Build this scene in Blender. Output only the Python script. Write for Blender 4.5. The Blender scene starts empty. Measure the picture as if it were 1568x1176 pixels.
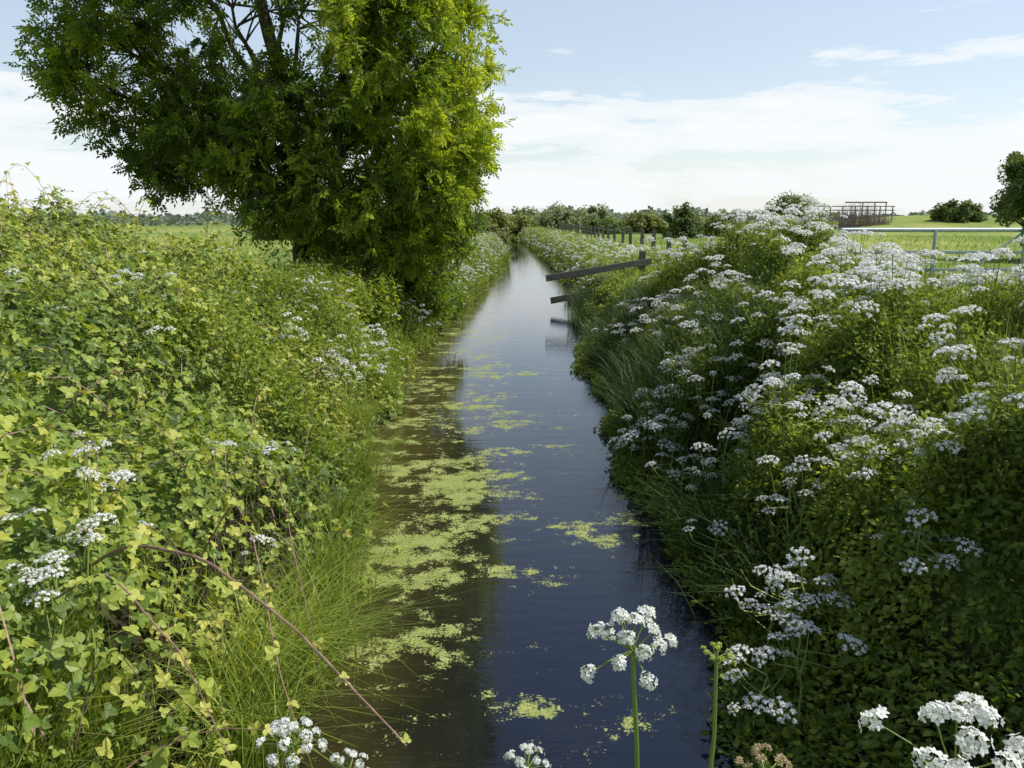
import bpy, math, numpy as np
from mathutils import Vector
rng=np.random.default_rng(7)
U=lambda a,b,n=None: rng.uniform(a,b,n)
scene=bpy.context.scene
# ---------------------------------------------------------------- helpers
def norm(v): return v/np.maximum(np.linalg.norm(v,axis=-1,keepdims=True),1e-9)
def frame(d,up):
    y=norm(d); x=norm(np.cross(y,up)); z=np.cross(x,y)
    return np.stack([x,y,z],axis=-1)
def rdir(n): return norm(rng.normal(size=(n,3)))
class Acc:
    def __init__(s): s.V=[];s.F=[];s.n=0;s.R=[]
    def add(s,V,F,mat=0,rnd=None):
        V=np.asarray(V,np.float32).reshape(-1,3); F=np.asarray(F,np.int64)
        if rnd is None: rnd=np.full(len(V),rng.random())
        s.V.append(V); s.F.append((F+s.n,mat)); s.R.append(np.asarray(rnd,np.float32)); s.n+=len(V)
    def inst(s,T,F,pos,M,sc,mat=0,rnd=None):
        T=np.asarray(T,np.float32);F=np.asarray(F);N=len(pos)
        if N==0:return
        sc=np.broadcast_to(np.asarray(sc,float),(N,))
        V=np.einsum('nij,vj->nvi',M,T)*sc[:,None,None]+pos[:,None,:]
        FF=F[None]+(np.arange(N)*len(T))[:,None,None]
        if rnd is None: rnd=rng.random(N)
        s.add(V,FF.reshape(-1,F.shape[1]),mat,np.repeat(rnd,len(T)))
    def ribbons(s,P,W,side,mat=0,rnd=None):
        N,K,_=P.shape
        A=P-side[:,None,:]*W[:,:,None]/2; B=P+side[:,None,:]*W[:,:,None]/2
        V=np.stack([A,B],axis=2).reshape(N,-1,3)
        f=np.array([[2*i,2*i+1,2*i+3,2*i+2] for i in range(K-1)])
        FF=f[None]+(np.arange(N)*2*K)[:,None,None]
        if rnd is None: rnd=rng.random(N)
        s.add(V,FF.reshape(-1,4),mat,np.repeat(rnd,2*K))
    def tubes(s,P,R,sides=4,mat=0,rnd=None):
        P=np.asarray(P,float)
        if P.ndim==2:P=P[None]
        N,K,_=P.shape; R=np.broadcast_to(np.asarray(R,float),(N,K))
        T=np.gradient(P,axis=1); T=norm(T)
        ref=np.tile(np.array([.31,.87,.37]),(N,1)); ref=ref[:,None,:]
        X=norm(np.cross(T,ref)); Y=np.cross(T,X)
        a=np.arange(sides)*2*np.pi/sides
        V=P[:,:,None,:]+R[:,:,None,None]*(np.cos(a)[:,None]*X[:,:,None,:]+np.sin(a)[:,None]*Y[:,:,None,:])
        f=[]
        for i in range(K-1):
            for j in range(sides):
                f.append([i*sides+j,i*sides+(j+1)%sides,(i+1)*sides+(j+1)%sides,(i+1)*sides+j])
        f=np.array(f); FF=f[None]+(np.arange(N)*K*sides)[:,None,None]
        if rnd is None: rnd=rng.random(N)
        s.add(V,FF.reshape(-1,4),mat,np.repeat(rnd,K*sides))
    def box(s,p0,p1,w,h,mat=0,up=(0,0,1)):
        p0=np.array(p0,float);p1=np.array(p1,float);d=p1-p0
        M=frame(d[None],np.array([up],float))[0]
        V=[]
        b=.12
        prof=[(-.5+b*.3,-.5),(.5-b*.3,-.5),(.5,-.5+b),(.5,.5-b),(.5-b*.3,.5),(-.5+b*.3,.5),(-.5,.5-b),(-.5,-.5+b)]
        for p in (p0,p1):
            for (u,v) in prof: V.append(p+M[:,0]*u*w+M[:,2]*v*h)
        F=[[i,(i+1)%8,8+(i+1)%8,8+i] for i in range(8)]
        s.add(V,F,mat)
        s.add(V[:8],[[7,6,5,4,3,2,1,0]],mat); s.add(V[8:],[[0,1,2,3,4,5,6,7]],mat)
    def make(s,name,mats,smooth=False,parent=None):
        me=bpy.data.meshes.new(name)
        V=np.concatenate(s.V); me.vertices.add(len(V)); me.vertices.foreach_set('co',V.ravel())
        L=np.concatenate([f.ravel() for f,_ in s.F]); ks=np.concatenate([np.full(len(f),f.shape[1]) for f,_ in s.F])
        mi=np.concatenate([np.full(len(f),m) for f,m in s.F])
        me.loops.add(len(L)); me.loops.foreach_set('vertex_index',L.astype(np.int32))
        me.polygons.add(len(ks)); st=np.concatenate([[0],np.cumsum(ks)[:-1]])
        me.polygons.foreach_set('loop_start',st.astype(np.int32))
        me.update(calc_edges=True)
        me.polygons.foreach_set('material_index',mi.astype(np.int32))
        me.polygons.foreach_set('use_smooth',np.full(len(ks),smooth))
        at=me.attributes.new('rnd','FLOAT','POINT'); at.data.foreach_set('value',np.concatenate(s.R))
        for m in mats: me.materials.append(m)
        ob=bpy.data.objects.new(name,me); scene.collection.objects.link(ob)
        if parent: ob.parent=parent
        me.update()
        return ob
# ---------------------------------------------------------------- materials
def newmat(name):
    m=bpy.data.materials.new(name); m.use_nodes=True; nt=m.node_tree; nt.nodes.clear()
    return m,nt,nt.nodes,nt.links
def ramp(nt,fac,stops):
    r=nt.nodes.new('ShaderNodeValToRGB'); e=r.color_ramp.elements
    while len(e)<len(stops): e.new(.5)
    for i,(p,c) in enumerate(stops): e[i].position=p; e[i].color=(*c,1) if len(c)==3 else c
    nt.links.new(fac,r.inputs[0]); return r.outputs[0]
def math_(nt,op,a,b=None,clamp=False):
    n=nt.nodes.new('ShaderNodeMath'); n.operation=op; n.use_clamp=clamp
    for i,v in enumerate((a,b)):
        if v is None: continue
        if isinstance(v,(int,float)): n.inputs[i].default_value=v
        else: nt.links.new(v,n.inputs[i])
    return n.outputs[0]
def noise(nt,vec,scale,detail=3,rough=.5):
    n=nt.nodes.new('ShaderNodeTexNoise'); n.inputs['Scale'].default_value=scale; n.inputs['Detail'].default_value=detail; n.inputs['Roughness'].default_value=rough
    if vec is not None: nt.links.new(vec,n.inputs['Vector'])
    return n.outputs[0]
def geo_pos(nt): return nt.nodes.new('ShaderNodeNewGeometry').outputs['Position']
def mapping(nt,vec,scale,loc=(0,0,0)):
    n=nt.nodes.new('ShaderNodeMapping'); n.inputs['Scale'].default_value=scale; n.inputs['Location'].default_value=loc; nt.links.new(vec,n.inputs['Vector']); return n.outputs[0]
def maprange(nt,v,a,b,c=0.,d=1.):
    n=nt.nodes.new('ShaderNodeMapRange')
    for i,q in enumerate((a,b,c,d)): n.inputs[i+1].default_value=q
    nt.links.new(v,n.inputs[0]); return n.outputs[0]
def leafmat(name,stops,trans=.35,tcol=(1.6,1.5,.6),rough=.5,spec=.25,nscale=.8):
    m,nt,N,L=newmat(name)
    a=N.new('ShaderNodeAttribute'); a.attribute_name='rnd'
    nz=noise(nt,geo_pos(nt),nscale,2)
    f=math_(nt,'ADD',math_(nt,'MULTIPLY',a.outputs['Fac'],.7),math_(nt,'MULTIPLY',math_(nt,'SUBTRACT',nz,.35),1.0),True)
    col=ramp(nt,f,stops)
    p=N.new('ShaderNodeBsdfPrincipled'); L.new(col,p.inputs['Base Color']); p.inputs['Roughness'].default_value=rough
    p.inputs['Specular IOR Level'].default_value=spec
    t=N.new('ShaderNodeBsdfTranslucent'); mx=N.new('ShaderNodeVectorMath'); mx.operation='MULTIPLY'; mx.inputs[1].default_value=tcol; L.new(col,mx.inputs[0]); L.new(mx.outputs[0],t.inputs['Color'])
    s=N.new('ShaderNodeMixShader'); s.inputs[0].default_value=trans; L.new(p.outputs[0],s.inputs[1]); L.new(t.outputs[0],s.inputs[2])
    o=N.new('ShaderNodeOutputMaterial'); L.new(s.outputs[0],o.inputs[0]); return m
def plain(name,c1,c2,scale=8,rough=.7,metal=0,spec=.3,bump=0,stretch=(1,1,1)):
    m,nt,N,L=newmat(name)
    nz=noise(nt,mapping(nt,geo_pos(nt),stretch),scale,6,.6)
    col=ramp(nt,nz,[(.3,c1),(.7,c2)])
    p=N.new('ShaderNodeBsdfPrincipled'); L.new(col,p.inputs['Base Color']); p.inputs['Roughness'].default_value=rough; p.inputs['Metallic'].default_value=metal; p.inputs['Specular IOR Level'].default_value=spec
    if bump:
        b=N.new('ShaderNodeBump'); b.inputs['Strength'].default_value=bump; b.inputs['Distance'].default_value=.02; L.new(nz,b.inputs['Height']); L.new(b.outputs[0],p.inputs['Normal'])
    o=N.new('ShaderNodeOutputMaterial'); L.new(p.outputs[0],o.inputs[0]); return m
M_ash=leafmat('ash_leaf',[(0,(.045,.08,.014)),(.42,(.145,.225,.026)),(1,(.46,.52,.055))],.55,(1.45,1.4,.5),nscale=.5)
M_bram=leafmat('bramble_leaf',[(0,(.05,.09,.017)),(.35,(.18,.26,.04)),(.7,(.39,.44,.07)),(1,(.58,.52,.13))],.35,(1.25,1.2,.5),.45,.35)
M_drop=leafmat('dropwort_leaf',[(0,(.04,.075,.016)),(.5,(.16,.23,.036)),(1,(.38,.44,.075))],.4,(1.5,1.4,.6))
M_stem=leafmat('green_stem',[(0,(.14,.21,.04)),(1,(.32,.4,.11))],.1)
M_grass=leafmat('grass_blade',[(0,(.07,.125,.02)),(.5,(.19,.27,.04)),(1,(.4,.45,.09))],.4)
M_sedge=leafmat('sedge_blade',[(0,(.018,.042,.012)),(.6,(.05,.095,.02)),(1,(.14,.19,.04))],.25)  # dark sedge green, deepened so the colour carries the bank's shade
M_dry=leafmat('dry_grass',[(0,(.26,.26,.09)),(1,(.5,.43,.22))],.3,(1,1,.8))
M_white=leafmat('white_floret',[(0,(.76,.76,.68)),(.5,(.84,.84,.8)),(1,(.9,.9,.88))],.35,(1,1,1),.6,.2)
M_bud=leafmat('floret_bud',[(0,(.35,.32,.12)),(1,(.6,.42,.3))],.3,(1,1,1))
M_ybud=leafmat('yellow_bud',[(0,(.4,.48,.07)),(1,(.6,.6,.14))],.3,(1,1,1))
M_cane=plain('bramble_cane',(.16,.08,.06),(.36,.24,.17),30,.5)
M_bark=plain('bark',(.03,.027,.02),(.11,.1,.07),6,.9,bump=.8,stretch=(3,3,.6))
M_wood=plain('weathered_wood',(.07,.065,.05),(.2,.18,.14),10,.85,bump=.3,stretch=(1,4,4))
M_woodl=plain('pale_weathered_wood',(.2,.165,.14),(.34,.3,.25),3,.85)
M_galv=plain('galvanised_steel',(.3,.37,.37),(.46,.53,.52),12,.45,.3)
M_sign=plain('sign_green',(.03,.12,.08),(.04,.15,.1),6,.5)
M_signw=plain('sign_white',(.6,.62,.6),(.7,.7,.68),6,.5)
M_far=leafmat('hedge_leaf',[(0,(.045,.075,.018)),(.5,(.1,.15,.032)),(1,(.21,.26,.05))],.28,nscale=.25)
M_far2=leafmat('willow_leaf',[(0,(.15,.19,.085)),(1,(.27,.32,.15))],.25,nscale=.2)
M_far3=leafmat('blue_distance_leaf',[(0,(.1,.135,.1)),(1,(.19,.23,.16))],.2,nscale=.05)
M_olive=leafmat('olive_leaf',[(0,(.11,.14,.03)),(1,(.27,.29,.07))],.25,nscale=.3)
M_twig=plain('bare_twig',(.2,.16,.15),(.32,.26,.24),3,.8)
def ground_mat():
    m,nt,N,L=newmat('meadow_ground')
    pos=geo_pos(nt); sep=N.new('ShaderNodeSeparateXYZ'); L.new(pos,sep.inputs[0])
    a=noise(nt,pos,.06,5,.6); b=noise(nt,mapping(nt,pos,(1,.35,1)),.9,6,.65); c=noise(nt,pos,14,4,.7)
    f=math_(nt,'ADD',math_(nt,'MULTIPLY',a,.7),math_(nt,'ADD',math_(nt,'MULTIPLY',b,.25),math_(nt,'MULTIPLY',c,.12)))
    g=ramp(nt,f,[(.4,(.1,.155,.035)),(.52,(.18,.24,.055)),(.6,(.27,.3,.08)),(.72,(.38,.34,.14))])
    mud=ramp(nt,c,[(.3,(.012,.011,.007)),(.7,(.045,.038,.022))])
    mr=maprange(nt,sep.outputs[2],.62,.8)
    mix=N.new('ShaderNodeMix'); mix.data_type='RGBA'; L.new(mr,mix.inputs[0]); L.new(mud,mix.inputs[6]); L.new(g,mix.inputs[7])
    p=N.new('ShaderNodeBsdfPrincipled'); p.inputs['Roughness'].default_value=.95; p.inputs['Specular IOR Level'].default_value=.1; L.new(mix.outputs[2],p.inputs['Base Color'])
    bp=N.new('ShaderNodeBump'); bp.inputs['Strength'].default_value=.6; bp.inputs['Distance'].default_value=.08; L.new(c,bp.inputs['Height']); L.new(bp.outputs[0],p.inputs['Normal'])
    o=N.new('ShaderNodeOutputMaterial'); L.new(p.outputs[0],o.inputs[0]); return m
def water_mat():
    m,nt,N,L=newmat('ditch_water')
    pos=geo_pos(nt); sep=N.new('ShaderNodeSeparateXYZ'); L.new(pos,sep.inputs[0])
    p=N.new('ShaderNodeBsdfPrincipled'); p.inputs['Roughness'].default_value=.015; p.inputs['IOR'].default_value=1.42; p.inputs['Specular IOR Level'].default_value=.75
    brown=noise(nt,pos,1.3,3)
    lx=maprange(nt,sep.outputs[0],.05,-1.0)
    base=ramp(nt,math_(nt,'MULTIPLY',lx,math_(nt,'ADD',brown,.4)),[(0,(.004,.006,.014)),(.4,(.014,.013,.009)),(1,(.055,.046,.014))])
    L.new(base,p.inputs['Base Color'])
    w=noise(nt,mapping(nt,pos,(.8,3.2,1)),2.4,4,.62); bp=N.new('ShaderNodeBump'); bp.inputs['Strength'].default_value=.13; bp.inputs['Distance'].default_value=.02; L.new(w,bp.inputs['Height']); L.new(bp.outputs[0],p.inputs['Normal'])
    n1=noise(nt,mapping(nt,pos,(.8,1.2,1),(3.1,1.7,0)),1.6,4,.6); n2=noise(nt,pos,6,7,.8); n3=noise(nt,pos,70,2,.6)
    bias=maprange(nt,sep.outputs[0],.5,-.5,.012,.09)
    far=maprange(nt,sep.outputs[1],10,22,0,-.05); near=maprange(nt,sep.outputs[1],3.4,5.0,-.06,0)
    s=math_(nt,'ADD',math_(nt,'ADD',math_(nt,'MULTIPLY',n1,.55),math_(nt,'MULTIPLY',n2,.66)),math_(nt,'ADD',bias,math_(nt,'ADD',far,near)))
    for (cx,cy,r) in ((.95,6.1,.75),(-.65,5.6,.75),(.15,3.45,.6),(.75,3.5,.5),(.2,9.6,.7),(-.3,7.2,.9),(-.5,4.4,.5),(.5,12.5,.8)):
        d=N.new('ShaderNodeVectorMath'); d.operation='DISTANCE'; L.new(pos,d.inputs[0]); d.inputs[1].default_value=(cx,cy,0)
        s=math_(nt,'ADD',s,maprange(nt,d.outputs['Value'],r*.2,r,.085,0))
    s=math_(nt,'ADD',s,math_(nt,'MULTIPLY',n3,.2))
    mask=maprange(nt,s,.825,.86)
    wc=ramp(nt,math_(nt,'ADD',math_(nt,'MULTIPLY',n3,.6),math_(nt,'MULTIPLY',n2,.4)),[(.35,(.08,.095,.015)),(.5,(.21,.24,.05)),(.65,(.4,.43,.17))])
    q=N.new('ShaderNodeBsdfPrincipled'); q.inputs['Roughness'].default_value=.7; q.inputs['Specular IOR Level'].default_value=.3; L.new(wc,q.inputs['Base Color'])
    b2=N.new('ShaderNodeBump'); b2.inputs['Strength'].default_value=.5; b2.inputs['Distance'].default_value=.01; L.new(n3,b2.inputs['Height']); L.new(b2.outputs[0],q.inputs['Normal'])
    mx=N.new('ShaderNodeMixShader'); L.new(mask,mx.inputs[0]); L.new(p.outputs[0],mx.inputs[1]); L.new(q.outputs[0],mx.inputs[2])
    o=N.new('ShaderNodeOutputMaterial'); L.new(mx.outputs[0],o.inputs[0]); return m
# ---------------------------------------------------------------- terrain
Yk=[-5,1,4,6,8,12,20,26,47,70,110,150,400]
Lk=[-1.0,-1.05,-1.15,-1.35,-1.6,-1.8,-1.5,-1.2,-.35,-.6,-3,-9,-60]
Rk=[1.4,1.4,1.4,1.4,1.45,1.45,1.75,2.05,1.9,1.6,-.4,-6,-57]
Le=lambda y: np.interp(y,Yk,Lk)+.13*np.sin(y*1.35+.5)+.07*np.sin(y*3.9+1)
Re=lambda y: np.interp(y,Yk,Rk)+.12*np.sin(y*1.15+2.)+.07*np.sin(y*3.3)
sm=lambda t: (lambda u:u*u*(3-2*u))(np.clip(t,0,1))
def wob(x,y):
    return (.5*np.sin(1.7*x+1.3*y+1)*np.sin(2.1*y-.6*x)+.35*np.sin(4.1*x+2+y)*np.sin(3.7*y+.5*x)+.2*np.sin(8.3*x-2*y)*np.sin(7.1*y+1))
def gz(x,y):
    x=np.asarray(x,float);y=np.asarray(y,float)
    d=np.maximum(np.maximum(Le(y)-x,x-Re(y)),1.7-y)+.06*wob(x*1.5,y*1.5)
    d=np.maximum(d,(y-300)*.1)
    h=.88*sm((d+.05)/1.0)-.6*sm(-d/.6)
    h=h+.12*sm((x-3)/2)*sm((16-y)/4)*sm(y/6)
    h=h+.05*np.sin(x*.11+1)*np.sin(y*.07)*sm((d-3)/6)
    h=h+1.95*sm((x-24)/22)*sm(1-np.abs(y-92)/20)
    return h
def axis(lo,hi,c0,c1,step,g=1.07):
    a=list(np.arange(c0,c1+1e-6,step)); s=step
    v=c1
    while v<hi: s*=g; v+=s; a.append(v)
    s=step; v=c0; b=[]
    while v>lo: s*=g; v-=s; b.append(v)
    return np.array(b[::-1]+a)
xs=axis(-2500,2500,-5,6,.14); ys=axis(-60,4000,0,26,.2,1.045)
X,Y=np.meshgrid(xs,ys); Z=gz(X,Y)
nx,ny=len(xs),len(ys); idx=np.arange(nx*ny).reshape(ny,nx)
F=np.stack([idx[:-1,:-1],idx[:-1,1:],idx[1:,1:],idx[1:,:-1]],-1).reshape(-1,4)
A=Acc(); A.add(np.stack([X,Y,Z],-1),F); A.make('ground',[ground_mat()],True)
A=Acc(); yy=np.array([1.0,4,8,12,20,26,36,47,58,70,90,110,130,150,250,320])
V=[];
for y in yy: V+= [[Le(y)-.9,y,0],[Re(y)+.9,y,0]]
A.add(V,[[2*i,2*i+1,2*i+3,2*i+2] for i in range(len(yy)-1)]); A.make('water',[water_mat()])
# ---------------------------------------------------------------- leaf templates
leafA=np.array([[0,0,0],[.28,.25,.05],[.36,.5,.07],[.2,.8,.03],[0,1,-.08],[-.2,.8,.03],[-.36,.5,.07],[-.28,.25,.05],[0,.5,-.03]])
leafAF=np.array([[0,1,2,8],[8,2,3,4],[0,8,6,7],[8,4,5,6]])
def trifol():
    T=[];Fs=[]
    for (ang,sc,o) in ((0,.62,.38),(1.25,.5,.3),(-1.25,.5,.3)):
        c,s=math.cos(ang),math.sin(ang)
        v=leafA*sc; r=np.stack([v[:,0]*c-v[:,1]*s,v[:,0]*s+v[:,1]*c,v[:,2]],-1)
        r[:,1]+=o; r[:,2]+=-.05*np.abs(r[:,0])
        Fs.append(leafAF+sum(len(t) for t in T)); T.append(r)
    return np.concatenate(T),np.concatenate(Fs)
TRI,TRIF=trifol()
def pinnate(n=4,w=.085,l=.34,ang=.85):
    T=[];Fs=[];k=0
    for i in range(n+1):
        for sgn in ((-1,1) if i<n else (0,)):
            o=.2+.7*i/n; dz=-.18*o*o; a=sgn*ang; c,sn=math.cos(a),math.sin(a)
            for p in ((0,0,0),(w,l*.45,.02),(0,l,-.09),(-w,l*.45,.02)):
                T.append([p[0]*c-p[1]*sn,o+p[0]*sn+p[1]*c,p[2]+dz+.06*math.sin(i*2.3+sgn)])
            Fs.append([k,k+1,k+2,k+3]);k+=4
    return np.array(T),np.array(Fs)
PIN,PINF=pinnate()
def spray(n,R,s,seed,flat=.6):
    r=np.random.default_rng(seed);T=[];Fs=[]
    for i in range(n):
        p=r.normal(size=3); p=p/np.linalg.norm(p)*R*r.random()**.5; p[2]*=flat
        d=p/np.linalg.norm(p)+r.normal(size=3)*.5; up=np.array([0,0,1])+r.normal(size=3)*.6
        M=frame(d[None],up[None])[0]
        q=np.array([[0,0,0],[.3,.5,0],[0,1,-.1],[-.3,.5,0]])*s*r.uniform(.7,1.3)
        T+=list(q@M.T+p);Fs.append([4*i,4*i+1,4*i+2,4*i+3])
    return np.array(T),np.array(Fs)
SPR=[spray(24,.12,.036,i) for i in range(4)]
def umbel_t(nr,nf,fs,seed,cr=.2):
    r=np.random.default_rng(seed); W=[];WF=[];G=[];GF=[]
    pts=[(0,0)]
    for i in range(1,nr):
        a=i*2.39996; rad=math.sqrt(i/(nr-1)); pts.append((rad*math.cos(a),rad*math.sin(a)))
    for (u,v) in pts:
        rr=math.hypot(u,v); c=np.array([u,v,.62-.42*rr*rr])+r.normal(size=3)*.05
        k=len(G); sd=np.array([-v,u,0.])/(rr+1e-6)*.018+np.array([.012,0,0]); G+=[-sd,sd,c+sd*.6,c-sd*.6];GF.append([k,k+1,k+2,k+3])
        ax=norm(np.array([u*.7,v*.7,1.]))
        for j in range(nf):
            o=r.normal(size=3); o/=np.linalg.norm(o); o*=cr*r.random()**.4; o=o-ax*np.dot(o,ax)*.5+ax*.04
            n=ax+o*2.5+r.normal(size=3)*.3
            M=frame(r.normal(size=3)[None],n[None])[0]
            q=np.array([[-.5,-.5,0],[.5,-.5,0],[.5,.5,0],[-.5,.5,0]])*fs*r.uniform(.7,1.2)
            k=len(W);W+=list(q@M.T+c+o);WF.append([k,k+1,k+2,k+3])
    return np.array(W),np.array(WF),np.array(G),np.array(GF)
UMB=[umbel_t(14,13,.145,i,.2) for i in range(4)]; UMBF=[umbel_t(9,3,.34,10+i,.22) for i in range(3)]
def add_umbels(A,pos,axis_,rad,far=False,mw=0,mg=1):
    ts=UMBF if far else UMB; n=len(pos); pick=rng.integers(0,len(ts),n)
    ax=norm(axis_); M=frame(np.cross(ax,rdir(n)),ax)
    for i,t in enumerate(ts):
        s=pick==i
        A.inst(t[0],t[1],pos[s],M[s],rad[s],mw); A.inst(t[2],t[3],pos[s],M[s],rad[s],mg)
def grass(A,x,y,h,w,mat=0,lean=None,bend=(.15,.7),K=4,z=None,rnd=None):
    n=len(x)
    if n==0: return
    z=gz(x,y)-.02 if z is None else z
    a=U(0,2*np.pi,n); ld=np.stack([np.cos(a),np.sin(a)],-1)
    if lean is not None: ld=norm(ld+np.asarray(lean)*.75)
    b=U(*bend,n)
    t=np.linspace(0,1,K)[None]
    P=np.zeros((n,K,3))
    P[:,:,0]=x[:,None]+ld[:,:1]*(h*b)[:,None]*t**2; P[:,:,1]=y[:,None]+ld[:,1:]*(h*b)[:,None]*t**2
    P[:,:,2]=z[:,None]+h[:,None]*(t*(1-.45*(b[:,None])*t**1.5))
    W=w[:,None]*np.array([1,.85,.55,.08])[None] if K==4 else w[:,None]*np.linspace(1,.1,K)[None]
    a2=U(0,2*np.pi,n); side=norm(np.stack([-ld[:,1]+.5*np.cos(a2),ld[:,0]+.5*np.sin(a2),np.zeros(n)],-1))
    A.ribbons(P,W,side,mat,rnd)
def mind(x,y,C):
    o=np.empty(len(x))
    for i in range(0,len(x),8000):
        s=slice(i,i+8000); o[s]=np.sqrt(((x[s,None]-C[None,:,0])**2+(y[s,None]-C[None,:,1])**2).min(1))
    return o
# ---------------------------------------------------------------- left brambles
CB=np.stack([U(-11,-.8,180),U(.5,14,180)],-1)
def SL(x,y):
    d=Le(y)-x+.2*sm((4.5-y)/2)
    h=np.interp(d,[-.25,.0,.3,.6,1.1,1.5,3.2,5,7,9],[.0,.25,.6,.95,1.35,1.75,2.28,2.4,2.2,1.3])
    h=h+(.22*wob(x*1.1,y*1.1)+.8*(.33-np.minimum(mind(x,y,CB),.85)))*sm((d+.1)/.8)
    g=gz(x,y); f=sm((13.-y)/3.4)
    lo=g+.35+.1*wob(x,y)
    return np.where(d<.3,h,lo+(h-lo)*f)
def SLn(x,y,e=.06):
    return norm(np.stack([-(SL(x+e,y)-SL(x-e,y))/(2*e),-(SL(x,y+e)-SL(x,y-e))/(2*e),np.ones_like(x)],-1))
A=Acc()
n=74000
d=U(-.15,8.5,n); y=.9+12.6*U(0,1,n)**1.12
keep=(rng.random(n)<np.clip(1.15-d*.1,0,1)); d,y=d[keep],y[keep]
x=Le(y)-d
g_zone=(d<.25)&(rng.random(len(d))<.55)&(y<5.5)
g2=(y<2.6)&(x>-1.6)&(rng.random(len(d))<.6)
k=~(g_zone|g2); x,y,d=x[k],y[k],d[k]; n=len(x)
nn=SLn(x,y)
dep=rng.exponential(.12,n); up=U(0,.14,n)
pos=np.stack([x,y,np.maximum(SL(x,y)-dep+up,np.maximum(gz(x,y),0)+.04)],-1)+rng.normal(size=(n,3))*.03
nr=norm(nn*.7+np.array([.35,.0,.5])+rng.normal(size=(n,3))*.55)
dr=np.cross(nr,rdir(n))
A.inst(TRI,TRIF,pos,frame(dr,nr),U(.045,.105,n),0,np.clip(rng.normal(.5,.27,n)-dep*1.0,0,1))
n=560; y=U(1.6,12,n); x=Le(y)-U(.1,6,n); a=U(0,2*np.pi,n); L=U(.3,.9,n)
t=np.linspace(0,1,7)[None]
ex=(np.cos(a)*L)[:,None]*t; ey=(np.sin(a)*L)[:,None]*t
P=np.stack([x[:,None]+ex,y[:,None]+ey,(SL(x,y)-.15)[:,None]+U(.15,.55,n)[:,None]*np.sin(t*2.6)],-1)
A.tubes(P,np.linspace(.004,.0015,7)[None],3,1)
for j in range(1,7):
    for q in range(2):
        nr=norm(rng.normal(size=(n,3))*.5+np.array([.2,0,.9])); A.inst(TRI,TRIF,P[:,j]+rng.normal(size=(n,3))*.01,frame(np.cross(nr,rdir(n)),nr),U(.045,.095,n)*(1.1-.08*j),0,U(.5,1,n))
def cane(A,pts,r0,leaves=8,ls=.05,K=40):
    pts=np.array(pts,float); tt=np.linspace(0,1,len(pts)); T=np.linspace(0,1,K)
    P=np.stack([np.interp(T,tt,pts[:,i]) for i in range(3)],-1)
    for _ in range(6): P[1:-1]=(P[:-2]+P[1:-1]*2+P[2:])/4
    P+=np.cumsum(rng.normal(size=P.shape)*.0012,axis=0)
    A.tubes(P,np.linspace(r0,r0*.3,K)[None],6,1)
    nt=K*3; i=rng.integers(1,K-1,nt); o=rdir(nt); base=P[i]
    V=np.stack([base+np.cross(o,[0,0,1.])*.0025,base-np.cross(o,[0,0,1.])*.0025,base+o*.009],1)
    A.add(V,np.arange(nt*3).reshape(-1,3),1)
    i=rng.integers(3,K,leaves); nr=norm(rng.normal(size=(leaves,3))*.4+np.array([.1,-.1,.9]))
    A.inst(TRI,TRIF,P[i],frame(np.cross(nr,rdir(leaves)),nr),U(.6,1.3,leaves)*ls,0,U(.5,1,leaves))
cane(A,[(-1.9,3.1,.9),(-1.4,2.75,1.25),(-1.0,2.44,1.34),(-.62,2.1,1.28),(-.275,1.79,1.13)],.0075,12,.045)
cane(A,[(-1.5,3.6,.8),(-1.15,3.2,1.25),(-.95,2.8,1.2),(-.72,2.3,.95),(-.55,1.95,.95)],.004,16,.05)
cane(A,[(-1.5,4.2,1.0),(-1.2,3.9,1.2),(-.95,3.3,.95),(-.75,2.9,.55)],.004,14,.05)
cane(A,[(-1.6,2.6,1.1),(-1.25,2.3,1.35),(-.95,2.1,1.2),(-.75,1.9,1.0)],.0045,24,.055)
A.make('bramble_bush',[M_bram,M_cane])
# ---------------------------------------------------------------- grasses on the left bank
A=Acc()
n=2300; y=1.8+U(0,1,n)**1.2*11; d=rng.normal(.2,.2,n); x=Le(y)-d; k=(d>-.05)
x,y=x[k],y[k]; z=np.minimum(gz(x,y),.6*np.ones_like(x)); grass(A,x,y,U(.25,.55,len(x)),U(.005,.011,len(x)),0,(1.0,-.2),(.2,.9),z=z)
n=4800; y=U(1.4,3.0,n); x=U(-2.0,-.8,n); c=np.stack([U(-2.0,-.8,16),U(1.4,3.0,16)],-1); k=mind(x,y,c)<.19; x,y=x[k],y[k]; n=len(x); grass(A,x,y,U(.3,.7,n),U(.006,.012,n),0,(.3,-.1),(.1,.8))
n=600; y=U(2,9,n); x=Le(y)-U(-.1,.5,n); grass(A,x,y,U(.4,.8,n),U(.003,.006,n),1,(1,-.1),(.4,1.1),z=np.minimum(gz(x,y),.5))
for (cx,cy,cz) in ((-1.05,3.6,.2),(-1.05,4.4,.15),(-1.0,2.8,.3),(-1.25,5.3,.15),(-1.05,3.2,.35),(-1.45,6.6,.15),(-1.65,8.3,.15),(-1.75,10,.15),(-1.8,11.5,.15)):
    n=int(U(200,430)); s=U(.07,.15); x=cx+U(-.1,.1)+rng.normal(size=n)*s; y=cy+rng.normal(size=n)*s*1.3; grass(A,x,y,U(.3,.75,n),U(.004,.01,n),0,(.8,-.3),(.3,1.2),z=np.full(n,cz))
n=7000; y=12+U(0,1,n)**1.5*50; d=U(0,1,n)**1.4*4; x=Le(y)-d; grass(A,x,y,U(.4,.95,n)*(1-.1*d),U(.008,.014,n)*(1+y/25),0,(.3,-.2),(.1,.6))
A.make('bank_grass',[M_grass,M_dry])
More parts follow.
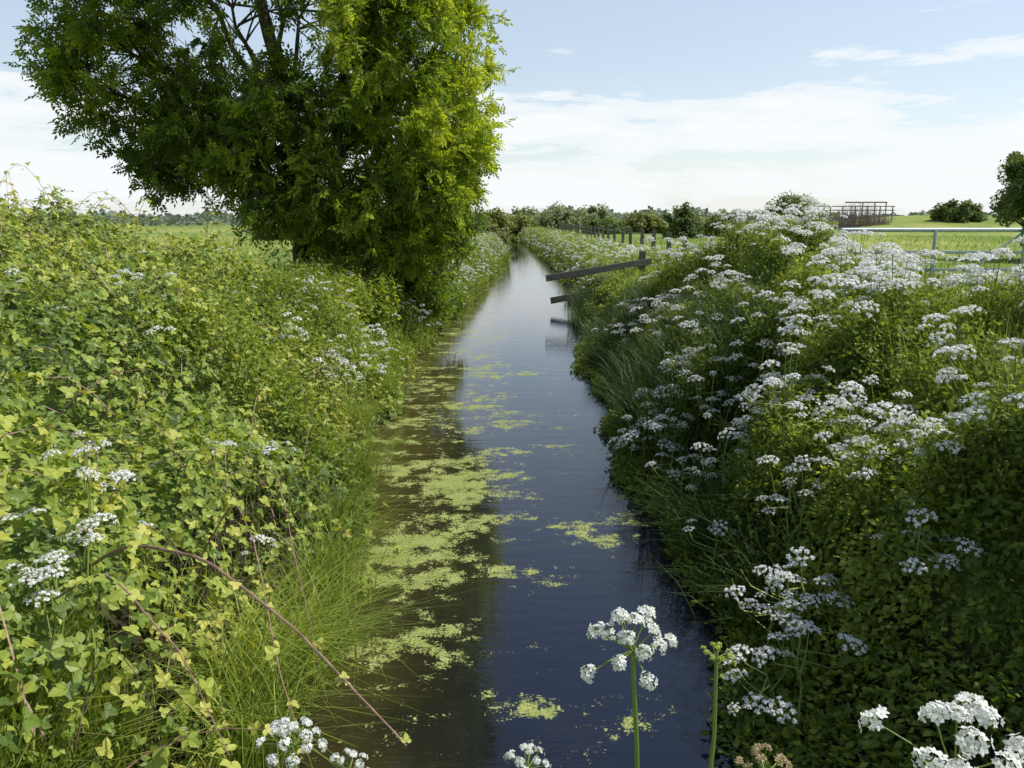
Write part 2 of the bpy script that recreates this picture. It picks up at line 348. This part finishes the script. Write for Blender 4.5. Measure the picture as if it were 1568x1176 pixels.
# ---------------------------------------------------------------- undergrowth
def undergrowth(A,x,y,top,depth,mat=0,size=1.0,bias=.0):
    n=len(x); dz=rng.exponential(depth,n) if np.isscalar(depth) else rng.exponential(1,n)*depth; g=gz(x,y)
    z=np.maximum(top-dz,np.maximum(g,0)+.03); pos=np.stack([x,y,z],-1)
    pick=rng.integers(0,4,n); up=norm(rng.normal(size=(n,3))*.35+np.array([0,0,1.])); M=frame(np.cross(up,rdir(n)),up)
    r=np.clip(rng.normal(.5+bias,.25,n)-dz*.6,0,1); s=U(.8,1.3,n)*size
    for i in range(4):
        k=pick==i; A.inst(SPR[i][0],SPR[i][1],pos[k],M[k],s[k],mat,r[k])
def SR(x,y):
    d=x-Re(y)
    h=np.interp(d,[-.3,-.05,.3,.7,1.2,2.2,3.2,4.2,6],[.1,.5,1.0,1.5,1.85,1.95,1.8,1.5,1.3])
    h=h+.14*wob(x*1.3+5,y*1.3)*sm(d/.6)+.34*sm((y-7.5)/2)*sm((13-y)/1.6)*sm((d-.9)/.6)*sm((2.6-d)/.7)
    h=h-.5*sm((y-6.2)/3)*sm((d-2.0)/.8)
    h=h*(.84+.16*sm((y-1.5)/2.5))
    nearcut=1-.62*sm((3.9-y)/1.5)*sm((1.0-d)/.6); h=h*nearcut
    f=np.clip(sm((15-y)/3),0,1); lo=np.interp(d,[-.2,0,.5,1,2,3,6],[.05,.2,.5,.9,1.05,1.05,1.02])
    f=np.where(d<1,f*sm((13-y)/3.5),f)
    return np.maximum(lo,lo+(h-lo)*f)
def plants(A,x,y,topf,nu,rad,far=False,spread=.22,mats=(0,1,2),axis_bias=(0,0,1)):
    n=len(x); g=np.maximum(gz(x,y),.02); top=topf
    root=np.stack([x+rng.normal(size=n)*.06,y+rng.normal(size=n)*.06,g],-1)
    tip=np.stack([x,y,top],-1)
    K=5;t=np.linspace(0,1,K)[None,:,None]
    P=root[:,None]*(1-t)+tip[:,None]*t; P[:,1:-1]+=rng.normal(size=(n,K-2,3))*.012
    A.tubes(P,np.linspace(.007,.0035,K)[None]*(1.4 if far else 1),3,mats[1])
    up=[];ua=[]
    up.append(tip); ua.append(norm(rng.normal(size=(n,3))*.15+np.array(axis_bias,float)))
    for j in range(nu-1):
        f=U(.45,.85,n)[:,None]; b=root*(1-f)+tip*f; a=U(0,2*np.pi,n)
        s=U(.4,1.2,n)*spread; e=tip+np.stack([np.cos(a)*s,np.sin(a)*s,-U(-.02,.9,n)*spread],-1)
        mid=(b+e)/2+np.stack([np.cos(a)*s*.25,np.sin(a)*s*.25,-.02*np.ones(n)],-1)
        A.tubes(np.stack([b,mid,e],1),np.array([[.004,.0033,.0024]])*(1.4 if far else 1),3,mats[1])
        k=rng.random(n)<.86
        up.append(e[k]); ua.append(norm(e-mid+np.array([0,0,.12]))[k])
    up=np.concatenate(up);ua=np.concatenate(ua)
    add_umbels(A,up,ua,U(.5,1.2,len(up))*rad,far,mats[0],mats[1])
# ---------------------------------------------------------------- right bank dropwort
A=Acc()
npl=190; yp=2.0+U(0,1,npl)**1.05*12.5; dp=.25+3.3*U(0,1,npl)**.85; xp=Re(yp)+dp
CR=np.stack([xp,yp],-1)
n=29000; y=1.2+U(0,1,n)**1.15*15; d=-.25+5.05*U(0,1,n)**1.15; x=Re(y)+d
md=np.minimum(mind(x,y,CR),.65)
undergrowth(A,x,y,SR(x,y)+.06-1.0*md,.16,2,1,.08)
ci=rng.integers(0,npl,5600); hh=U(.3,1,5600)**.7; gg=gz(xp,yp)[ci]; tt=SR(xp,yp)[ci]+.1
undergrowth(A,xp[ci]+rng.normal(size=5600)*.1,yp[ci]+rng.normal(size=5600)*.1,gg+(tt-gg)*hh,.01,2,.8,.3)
plants(A,xp,yp,SR(xp,yp)+U(.05,.38,npl)*np.where((yp>7)&(dp>2.2),.5,1),9,.076,spread=.27)
n=40; y=U(3.3,8,n); d=U(-.15,.6,n); x=Re(y)+d
plants(A,x,y,SR(x,y)+U(-.05,.12,n),8,.06,axis_bias=(-.5,-.3,1))
A.make('hemlock_water_dropwort',[M_white,M_stem,M_drop])
# ---------------------------------------------------------------- left bank umbellifers
A=Acc()
n=30; y=1.8+U(0,1,n)**1.1*9; d=U(.2,3.,n)*sm((y+1)/8); x=Le(y)-d
plants(A,x,y,SL(x,y)+U(.02,.18,n),5,.044,spread=.11)
n=16; y=U(2.0,4.6,n); x=Le(y)-U(.25,1.3,n)
plants(A,x,y,SL(x,y)+U(.05,.2,n),5,.052,spread=.1)
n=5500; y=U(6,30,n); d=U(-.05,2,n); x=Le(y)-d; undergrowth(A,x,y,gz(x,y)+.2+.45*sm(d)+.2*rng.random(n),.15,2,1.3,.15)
n=230; y=U(8,30,n); d=U(.0,1.5,n); x=Le(y)-d; plants(A,x,y,gz(x,y)+U(.45,.8,n),5,.052,True)
A.make('cow_parsley',[M_white,M_stem,M_drop])
# ---------------------------------------------------------------- far banks with white flowers
A=Acc()
for side in (0,1):
    n=3000; y=17+U(0,1,n)**1.6*90; d=U(0,1,n)*(2.8 if side else 2.0)
    x=Re(y)+d if side else Le(y)-d
    lo=np.where(y<23,.35,1.) if side else 1.
    undergrowth(A,x,y,gz(x,y)+(.2+.25*sm(d))*lo,.12,2,1.4+y/60,.2)
    n=560; y=17+U(0,1,n)**1.5*80; d=U(.1,2.6 if side else 1.6,n); x=Re(y)+d if side else Le(y)-d
    if side: k=(y>23)|(d>2.4); x,y=x[k],y[k]; n=len(x)
    plants(A,x,y,gz(x,y)+U(.35,.62,n),5,.066,True,.3)
A.make('bankside_wildflowers',[M_white,M_stem,M_drop])
# ---------------------------------------------------------------- sedges right
A=Acc()
for i in range(44):
    cy=U(3.4,24); cx=Re(cy)+U(-.1,.25); n=int(U(40,130)); s=U(.06,.14)
    x=cx+rng.normal(size=n)*s; y=cy+rng.normal(size=n)*s*1.5
    grass(A,x,y,U(.35,.95,n)*U(.7,1.1),U(.006,.013,n),0,(-.8,-.3),(.15,1.0),z=np.maximum(gz(x,y)-.1,-.03))
cs=np.stack([U(.9,3,60),U(6.3,15,60)],-1)
n=9000; y=U(6.5,15,n); d=U(-.05,1.35,n); x=Re(y)+d; k=mind(x,y,cs)<.42; x,y=x[k],y[k]; n=len(x)
grass(A,x,y,U(.75,1.3,n)*np.interp(y,[9,11.5],[1,.55]),U(.008,.016,n),0,(-.5,-.2),(.1,.75))
n=2500; y=U(15,22,n); d=U(0,2.2,n); x=Re(y)+d
grass(A,x,y,U(.2,.4,n),U(.01,.016,n),0,(-.6,-.2),(.1,.6))
A.make('sedge_tussocks',[M_sedge])
# ---------------------------------------------------------------- meadow grass
A=Acc()
n=24000; y=2+U(0,1,n)*20; d=2.4+U(0,1,n)**1.4*11; x=Re(y)+d
kk=(rng.random(n)<.3).astype(int)
for m_ in (0,1):
    s=kk==m_; grass(A,x[s],y[s],U(.22,.65,s.sum())*np.where(y[s]>13,.35,np.where(y[s]>8,.55,1)),U(.005,.009,s.sum())*(1+y[s]/14),m_,None,(.05,.5))
n=11500; y=U(2.6,9,n); d=U(1.0,5.4,n); x=Re(y)+d; kk=rng.random(n)<.2
for m_ in (0,1):
    s=kk==bool(m_); grass(A,x[s],y[s],U(.65,1.22,s.sum())*np.interp(d[s],[2,3.5,5],[1,.95,.75])*np.interp(y[s],[6,9],[1,.65]),U(.004,.009,s.sum()),m_,None,(.05,.5))
n=14000; y=12+U(0,1,n)**1.5*60; x=2+U(0,1,n)*(y*.7+2); x=np.maximum(x,Re(y)+1.2+1.2*rng.random(n))
grass(A,x,y,U(.08,.26,n),U(.01,.02,n)*(1+y/25),0,None,(.05,.5))
n=8000; y=12+U(0,1,n)**1.5*50; x=-3.5-U(0,1,n)*(y*.5+2); grass(A,x,y,U(.08,.3,n),U(.01,.02,n)*(1+y/25),0,None,(.05,.5))
A.make('meadow_grass',[M_grass,M_dry])
# ---------------------------------------------------------------- ash tree
def limb(A,p0,p1,r0,r1,K=9,sag=.12,sides=6,mat=1):
    p0=np.array(p0,float);p1=np.array(p1,float);t=np.linspace(0,1,K)[:,None]
    L=np.linalg.norm(p1-p0)
    P=p0*(1-t)+p1*t; P[:,2]+=(np.sin(t[:,0]*np.pi)*L*sag)
    w=np.cumsum(rng.normal(size=P.shape)*L*.012,axis=0); w-=t*w[-1]; P+=w
    A.tubes(P,np.linspace(r0,r1,K)[None],sides,mat); return P
A=Acc(); base=np.array([-3.6,14.5,.8])
tr=limb(A,base,(-4.0,14.5,4.4),.16,.12,12,0,10)
tr2=limb(A,(-4.0,14.5,4.4),(-4.7,14.4,9.0),.12,.05,10,.02,8)
tr3=limb(A,base+[.15,.1,0],(-2.9,14.9,5.0),.1,.08,12,.03,8)
tr4=limb(A,tr3[-1],(-2.2,15.1,8.6),.08,.03,9,.02)
mains=[tr,tr2,tr3,tr4]
for a,b,r in ((tr[5],(-6.7,14.2,4.5),.06),(tr[8],(-7.0,14.3,5.3),.06),(tr[10],(-5.9,13.6,7.2),.06),(tr3[4],(-1.3,15.2,3.2),.06),(tr3[7],(-.9,15.3,5.0),.06),(tr[4],(-5.6,14.1,3.4),.05),(tr3[9],(-1.2,15.2,6.6),.06),(tr[7],(-4.2,12.6,5.6),.06),(tr[9],(-4,16.6,6.5),.06),(tr2[4],(-6.0,14.8,8.4),.05),(tr[11],(-3.6,13,7.5),.05)):
    mains.append(limb(A,a,b,r,.018,10,.08,6))
allp=np.concatenate(mains)
ell=[((-4.0,14.4,6.4),(2.9,2.8,3.5),140,.95),((-6.6,14.3,5.0),(1.05,1.3,.95),28,.7),((-5.9,14.3,3.75),(1.0,1.1,.7),26,.8),((-4.5,14.0,4.0),(1.2,1.0,1.1),34,.95),((-3.7,13.2,3.3),(.9,.5,.9),16,.8),((-1.9,15.3,4.5),(1.4,2.2,2.8),106,1.),((-2.2,15,7.6),(1.6,2.1,2.4),60,.95),((-2.4,14.6,2.6),(1.5,1.1,1.1),44,1.),((-5.6,14.3,7.0),(1.2,1.3,1.2),20,.65)]
cl=[];dens=[]
for c,r,n,dn in ell:
    v=rdir(n)*(U(.2,1,n)**.4)[:,None]; cl.append(np.array(c)+v*np.array(r)); dens+= [dn]*n
cl=np.concatenate(cl);dens=np.array(dens)
lp=[];ldr=[];lr=[]
for c,dn in zip(cl,dens):
    dd=np.linalg.norm(allp-c,axis=1); cand=np.argsort(dd)[:6]; b=allp[cand[rng.integers(0,4)]]
    limb(A,b,c,.014+.004*min(dd.min(),3),.006,6,.08,4)
    nt=7; dirs=norm(rdir(nt)+norm((c-np.array([-4,14.5,5.2]))[None])*.7+np.array([0,0,.15])); ln=U(.2,.7,nt)
    tip=c+dirs*ln[:,None]; mid=(c+tip)/2+np.array([0,0,.03])
    A.tubes(np.stack([np.tile(c,(nt,1)),mid,tip+np.array([0,0,-.06])],1),np.array([[.007,.005,.003]]),3,1)
    cr=U(-.3,.3)+.25*np.clip((c[0]+3.8)/2.2,-1,1)  # random clump tone, plus sunlit right and shaded left put into leaf colour
    for j in range(nt):
        m=int(10*dn); f=U(.3,1.05,m)[:,None]
        p=c*(1-f)+tip[j]*f; lp.append(p+rng.normal(size=(m,3))*.035)
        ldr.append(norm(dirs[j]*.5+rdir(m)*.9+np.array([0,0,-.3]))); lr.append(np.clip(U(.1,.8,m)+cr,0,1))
lp=np.concatenate(lp);ldr=np.concatenate(ldr);lr=np.concatenate(lr);n=len(lp)
up=norm(rng.normal(size=(n,3))*.6+np.array([.35,-.2,.65]))
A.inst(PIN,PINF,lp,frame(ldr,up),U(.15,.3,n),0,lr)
A.make('ash_tree',[M_ash,M_bark])
def bush(name,c,r,nclump,nleaf,ls,mats,twig=True,clr=.3,seed=None):
    A=Acc(); c=np.array(c,float); r=np.array(r,float)
    v=rdir(nclump); v[:,2]=np.abs(v[:,2])*1.0-.15; v=v*(U(.3,1,nclump)**.4)[:,None]*U(.8,1.12,nclump)[:,None]
    cc=c+v*r
    if twig:
        b=c.copy(); b[2]=gz(c[0],c[1])-.05
        P=np.stack([np.tile(b,(nclump,1))+rng.normal(size=(nclump,3))*r*.06*[1,1,0],(b+cc)/2+[0,0,.1*r[2]],cc],1)
        A.tubes(P,np.array([[.035,.022,.008]])*max(r)/2,4,1)
    n=nclump*nleaf; ci=np.repeat(np.arange(nclump),nleaf); rr=clr*r.mean()*U(.5,1.35,nclump)[ci]
    p=cc[ci]+rdir(n)*(rr*U(0,1,n)**.5)[:,None]
    p[:,2]=np.maximum(p[:,2],gz(p[:,0],p[:,1])+.05)
    nr=norm(rng.normal(size=(n,3))*.6+np.array([.1,-.1,.7])+norm(p-c)*.5)
    cr=U(0,1,nclump)[ci]*.5+U(0,1,n)*.5
    T=np.array([[0,-.5,0],[.3,0,.08],[0,.5,0],[-.3,0,.08]]); A.inst(T,np.array([[0,1,2,3]]),p,frame(np.cross(nr,rdir(n)),nr),U(.6,1.3,n)*ls,0,cr)
    return A.make(name,mats)
bush('elder_bush',(-2.9,13.2,.9),(1.0,1.0,.7),45,220,.085,[M_ash,M_bark],clr=.28)
bush('elder_bush',(-1.95,16.6,.9),(1.0,1.6,1.6),50,220,.09,[M_ash,M_bark],clr=.28)
# ---------------------------------------------------------------- distant bushes
FB=[('hawthorn_bush',(-1.9,62,.9),(2.2,2.5,2.7),M_olive),('hawthorn_bush',(-4.2,55,.9),(2.5,3,2.4),M_far),('hawthorn_bush',(.8,95,.9),(2.6,3,2.0),M_olive),
('willow_bush',(6.5,115,.9),(4.5,4,3.6),M_far2),('willow_bush',(12,122,.9),(5,4,3.6),M_far2),('willow_bush',(2.5,135,.9),(5,4,3.4),M_far2),('hawthorn_bush',(9.4,85,.9),(2.2,2,1.7),M_far),
('hawthorn_bush',(14,88,.9),(3,2.5,2.4),M_olive),('hawthorn_bush',(14.2,68,.9),(1.6,1.6,3.1),M_far),('hawthorn_bush',(18.4,85,.9),(2.6,2,2.2),M_olive),
('hawthorn_bush',(21.0,62,.9),(2.5,2.4,3.9),M_far),('hawthorn_bush',(18.6,72,.9),(2.0,2,2.2),M_olive),('hawthorn_bush',(25.6,72,.9),(1.8,2,2.6),M_olive),
('hawthorn_bush',(46,85,2.6),(2.6,2,1.6),M_far),('hawthorn_bush',(-17,60,.9),(2.0,2,2.4),M_far),('hawthorn_bush',(-24,90,.9),(3.5,2,2.0),M_far)]
for nm,c,r,mt in FB:
    bush(nm,c,r,54,120,.28*max(c[1],60)/75,[mt,M_bark],clr=.25)
bush('hawthorn_tree',(19.8,30,2.9),(1.9,2.2,3.1),140,280,.14,[M_far,M_bark],clr=.19)
A=Acc()
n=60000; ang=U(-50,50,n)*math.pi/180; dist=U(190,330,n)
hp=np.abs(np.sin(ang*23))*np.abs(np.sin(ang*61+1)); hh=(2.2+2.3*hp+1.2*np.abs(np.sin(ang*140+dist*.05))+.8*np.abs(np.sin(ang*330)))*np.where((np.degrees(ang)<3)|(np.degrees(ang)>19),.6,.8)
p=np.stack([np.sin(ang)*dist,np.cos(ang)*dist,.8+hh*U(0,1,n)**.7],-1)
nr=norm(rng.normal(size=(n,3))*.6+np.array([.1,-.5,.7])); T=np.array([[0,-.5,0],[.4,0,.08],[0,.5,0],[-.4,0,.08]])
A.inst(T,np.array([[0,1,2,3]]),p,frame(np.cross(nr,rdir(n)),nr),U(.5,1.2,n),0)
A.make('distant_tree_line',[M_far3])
# ---------------------------------------------------------------- post fence
A=Acc()
ypos=np.arange(22.5,120,3.1); px=np.interp(ypos,[22,28,60,100,120],[4.75,4.96,5.5,6.2,6.4])
for x_,y_ in zip(px,ypos):
    x_+=U(-.05,.05); z0=float(gz(x_,y_)); h=U(1.0,1.15); A.box((x_,y_,z0-.2),(x_+U(-.04,.04),y_,z0+h),.13,.13,0,(0,1,0))
for zz in (.35,.65,.95):
    P=np.stack([px,ypos-.07,gz(px,ypos)+zz],-1); A.tubes(P,.006,3,1)
A.make('post_and_wire_fence',[M_wood,M_galv])
A=Acc()
A.box((3.5,22,.4),(3.53,22,1.55),.17,.17,0,(0,1,0))
A.box((3.75,21.87,1.29),(.9,21.4,.86),.05,.17,0)
A.box((3.7,21.86,.72),(1.03,21.4,.27),.05,.17,0)
A.box((2.5,21.8,-.2),(2.5,21.8,.5),.1,.1,0,(0,1,0))
A.make('wooden_rail_fence',[M_wood])
# ---------------------------------------------------------------- field gate
def gate(x0,x1,y,name):
    e=bpy.data.objects.new(name,None); scene.collection.objects.link(e)
    A=Acc(); zs=[2.24,1.91,1.65,1.45,1.29,1.15]
    for i,z in enumerate(zs): A.tubes([(x0,y,z),((x0+x1)/2,y,z),(x1,y,z)],.034 if i in(0,5) else .024,8)
    for x in (x0,x1): A.tubes([(x,y,1.12),(x,y,1.7),(x,y,2.27)],.034,8)
    xm=(x0+x1)/2; A.tubes([(xm,y-.06,1.15),(xm,y-.06,1.7),(xm,y-.06,2.24)],.026,8)
    A.tubes([(x0+.03,y+.06,2.2),((x0+xm)/2,y+.06,1.67),(xm,y+.06,1.14)],.016,6); A.tubes([(x1-.03,y+.06,2.2),((x1+xm)/2,y+.06,1.67),(xm,y+.06,1.14)],.016,6)
    A.make('gate_frame',[M_galv],True,e); return e
g1=gate(4.90,7.68,12.2,'field_gate'); 
A=Acc(); A.tubes([(4.77,12.25,.8),(4.77,12.25,1.6),(4.77,12.25,2.3)],.05,10); A.tubes([(4.77,12.25,2.3),(4.77,12.25,2.31)],[[.05,.001]],10); A.make('hanging_post',[M_galv],True,g1)
g2=gate(8.0,11.2,12.2,'field_gate')
A=Acc(); A.tubes([(7.85,12.27,.8),(7.85,12.27,1.6),(7.85,12.27,2.32)],.06,10);A.tubes([(7.85,12.27,2.32),(7.85,12.27,2.33)],[[.06,.001]],10); A.make('gate_post',[M_galv],True)
A=Acc(); A.box((7.66,12.13,2.0),(7.66,12.13,2.29),.2,.012,0,(0,1,0)); A.box((7.66,12.12,2.04),(7.66,12.12,2.10),.15,.004,1,(0,1,0)); A.box((7.66,12.12,2.14),(7.66,12.12,2.25),.13,.004,1,(0,1,0)); A.make('footpath_sign',[M_sign,M_signw])
# ---------------------------------------------------------------- distant railing and bare shrub
A=Acc(); 
zr=lambda x:float(gz(x,86))
for x_ in np.arange(32,40.5,1.3): A.box((x_,86,zr(x_)-.2),(x_,86,3.75),.1,.1,0,(0,1,0))
for z in (3.7,3.3): A.box((32,85.9,z),(40,85.9,z),.05,.1,0)
for x_ in (37.5,38.8,40): A.box((x_,88,2.2),(x_,88,4.2),.1,.1,0,(0,1,0))
A.box((35.6,88,4.15),(40.1,88,4.15),.08,.14,0)
A.make('wooden_railing',[M_woodl])
A=Acc(); n=800; x=U(32.6,38.8,n); yb=U(84,85.5,n); b=np.stack([x,yb,gz(x,yb)-.05],-1); e=b+np.stack([rng.normal(size=n)*.45,rng.normal(size=n)*.3,U(.7,2.7,n)*(1-.07*(x-35.5)**2)],-1)
A.tubes(np.stack([b,(b+e)/2+rng.normal(size=(n,3))*.08,e],1),np.array([[.016,.011,.005]]),3,0); A.make('bare_shrub',[M_twig])
# ---------------------------------------------------------------- foreground umbellifers
def hero(name,head,root,rad,axis=(0,0,1),stage='white',nray=13,br=[],leaf=True):
    A=Acc(); head=np.array(head,float); root=np.array(root,float); axis=norm(np.array(axis,float))
    t=np.linspace(0,1,9)[:,None]; P=root*(1-t)+head*t; P[1:-1]+=rng.normal(size=(7,3))*.003; P[:,0]+=np.sin(t[:,0]*3.14)*.02
    A.tubes(P,np.linspace(.0055,.0026,9)[None],8,1)
    def umb(c,ax,rad,stage,nray):
        M=frame(np.cross(ax,[.3,.8,.1])[None],ax[None])[0]
        for i in range(nray):
            a=i*2.39996+U(-.25,.25); rr=math.sqrt((i+.5)/nray)*U(.88,1.15)
            e=np.array([rr*math.cos(a),rr*math.sin(a),.85-.8*rr*rr])+rng.normal(size=3)*.07
            mid=e*.5+np.array([0,0,-.04+.1*rr]); mid[:2]*=1.12
            pts=np.stack([np.zeros(3),mid,e])*rad; pts=pts@M.T+c
            A.tubes(pts,[[.0013,.001,.0008]],5,1)
            ce=pts[-1]; ax2=norm(M@np.array([e[0]*.9,e[1]*.9,.8])+rng.normal(size=3)*.15)
            nf={'white':int(U(18,26)),'bud':26,'ybud':26}[stage]; R=rad*(U(.17,.23) if stage=='white' else .13)
            k=np.arange(nf)+.5; ph=np.arccos(1-(.75 if stage=='white' else 1.15)*k/nf)*U(.85,1.15,nf); th=k*2.39996+U(-.4,.4,nf)
            lo=np.stack([np.sin(ph)*np.cos(th),np.sin(ph)*np.sin(th),np.cos(ph)*.8],-1)
            M2=frame(np.cross(ax2,[.2,.5,.6])[None],ax2[None])[0]; nd=lo@M2.T; fp=ce+nd*(R*U(.7,1.15,nf))[:,None]
            A.tubes(np.stack([np.tile(ce,(nf,1)),fp],1),.0004,3,1)
            if stage=='white':
                pet=[];
                for q in range(5):
                    an=q*2*np.pi/5; c_,s_=math.cos(an),math.sin(an)
                    for (u,v,w) in ((0,.08,0),(.36,.55,.1),(.12,1,.22),(-.12,1,.22),(-.36,.55,.1)):
                        pet.append([u*c_-v*s_,u*s_+v*c_,w])
                pf=np.arange(25).reshape(5,5)
                A.inst(np.array(pet),pf,fp,frame(np.cross(nd,rdir(nf)),norm(nd+rdir(nf)*.5)),U(.65,1.35,nf)*.0033*(rad/.045),0)
                A.inst(np.array([[0,0,.3],[.25,0,0],[0,.25,0],[-.25,0,0],[0,-.25,0]])*.6,np.array([[0,1,2],[0,2,3],[0,3,4],[0,4,1]]),fp,frame(np.cross(nd,rdir(nf)),nd),.003,1)
            else:
                T=np.array([[0,0,-1],[.7,0,0],[0,.7,0],[-.7,0,0],[0,-.7,0],[0,0,1.]]); TF=np.array([[0,2,1],[0,3,2],[0,4,3],[0,1,4],[5,1,2],[5,2,3],[5,3,4],[5,4,1]])
                A.inst(T,TF,fp,frame(np.cross(nd,rdir(nf)),nd),.0022*(rad/.03),0)
    umb(head,axis,rad,stage,nray)
    for (bh,bt,brad,bst) in br:
        bh=np.array(bh,float); b=root*(1-bt)+head*bt; mid=(b+bh)/2+np.array([0,0,-.01])+(bh-b)*[.12,.12,-.05]
        A.tubes(np.stack([b,mid,bh])[None],[[.004,.003,.002]],6,1); umb(bh,norm(bh-mid+[0,0,.05]),brad,bst,12)
    if leaf:
        n=22; f=U(.1,.8,n); p=root*(1-f[:,None])+head*f[:,None]; d=rdir(n)*[1,1,.3]; nr=norm(rng.normal(size=(n,3))*.3+[0,0,1.])
        A.inst(PIN,PINF,p,frame(d,nr),U(.03,.06,n),2,U(.2,.7,n))
    A.make(name,[{'white':M_white,'bud':M_bud,'ybud':M_ybud}[stage],M_stem,M_drop])
hero('water_dropwort_flower',(.145,.885,1.89),(.17,.93,.86),.05,(.0,-.3,1),nray=15)
hero('water_dropwort_flower',(.50,.8,1.785),(.57,.75,.86),.085,(-.1,-.6,1),nray=16,br=[((.41,.86,1.70),.6,.034,'white')])
hero('water_dropwort_flower',(-.30,.98,1.69),(-.35,.9,.86),.04,(.1,-.1,1),nray=15,br=[((-.22,.95,1.67),.7,.03,'white')])
hero('water_dropwort_flower',(.02,.98,1.655),(.0,.9,.86),.032,(0,-.2,1))
hero('water_dropwort_bud',(.285,1.02,1.80),(.2,.9,.86),.024,(.3,-.1,1),'ybud',12)
hero('water_dropwort_bud',(.33,.92,1.69),(.33,.85,.86),.04,(.0,-.1,1),'bud',14,br=[((.25,.9,1.67),.8,.025,'bud'),((.38,.9,1.665),.8,.025,'bud')])
# ---------------------------------------------------------------- camera, light, world
cam=bpy.data.cameras.new('camera'); co=bpy.data.objects.new('camera',cam); scene.collection.objects.link(co)
co.location=(0,0,2.4); co.rotation_euler=(math.radians(90-11.6),0,0); cam.sensor_width=36; cam.lens=28.25; cam.clip_end=8000; cam.clip_start=.05
scene.camera=co
EL,AZ=55,84
sd=Vector((math.sin(math.radians(AZ))*math.cos(math.radians(EL)),math.cos(math.radians(AZ))*math.cos(math.radians(EL)),math.sin(math.radians(EL))))
sl=bpy.data.lights.new('sun','SUN'); sl.energy=5; sl.angle=math.radians(.5); sl.color=(1,.97,.92)
so=bpy.data.objects.new('sun',sl); scene.collection.objects.link(so); so.rotation_euler=sd.to_track_quat('Z','Y').to_euler(); so.location=(20,10,30)
w=bpy.data.worlds.new('sky'); scene.world=w; w.use_nodes=True; nt=w.node_tree; N=nt.nodes; L=nt.links
bg=N['Background']; sk=N.new('ShaderNodeTexSky'); sk.sky_type='NISHITA'; sk.sun_disc=False; sk.sun_elevation=math.radians(EL); sk.sun_rotation=math.radians(AZ); sk.air_density=1.0; sk.dust_density=.8; sk.ozone_density=1.0
tc=N.new('ShaderNodeTexCoord').outputs['Generated']
sp=N.new('ShaderNodeSeparateXYZ'); L.new(tc,sp.inputs[0])
nz=noise(nt,mapping(nt,tc,(1,1,6),(.35,.2,.1)),3.4,9,.62)
band=ramp(nt,sp.outputs[2],[(0,(.5,)*3),(.03,(.62,)*3),(.11,(.66,)*3),(.16,(.3,)*3),(.2,(.02,)*3),(.4,(.0,)*3)])
cf=math_(nt,'ADD',nz,math_(nt,'MULTIPLY',band,.4))
cm=ramp(nt,cf,[(.63,(0,0,0)),(.71,(.8,.8,.8)),(.8,(1,1,1))])
veil=ramp(nt,sp.outputs[2],[(0,(.75,)*3),(.06,(.46,)*3),(.16,(.33,)*3),(.28,(.34,)*3),(.5,(.12,)*3),(1,(.02,)*3)])
f=math_(nt,'MAXIMUM',cm,veil)
mx=N.new('ShaderNodeMix'); mx.data_type='RGBA'; L.new(f,mx.inputs[0]); L.new(sk.outputs[0],mx.inputs[6]); mx.inputs[7].default_value=(6.3,6.55,6.65,1)
L.new(mx.outputs[2],bg.inputs['Color']); bg.inputs['Strength'].default_value=.15
scene.view_settings.view_transform='Standard'; scene.view_settings.look='None'; scene.view_settings.exposure=0
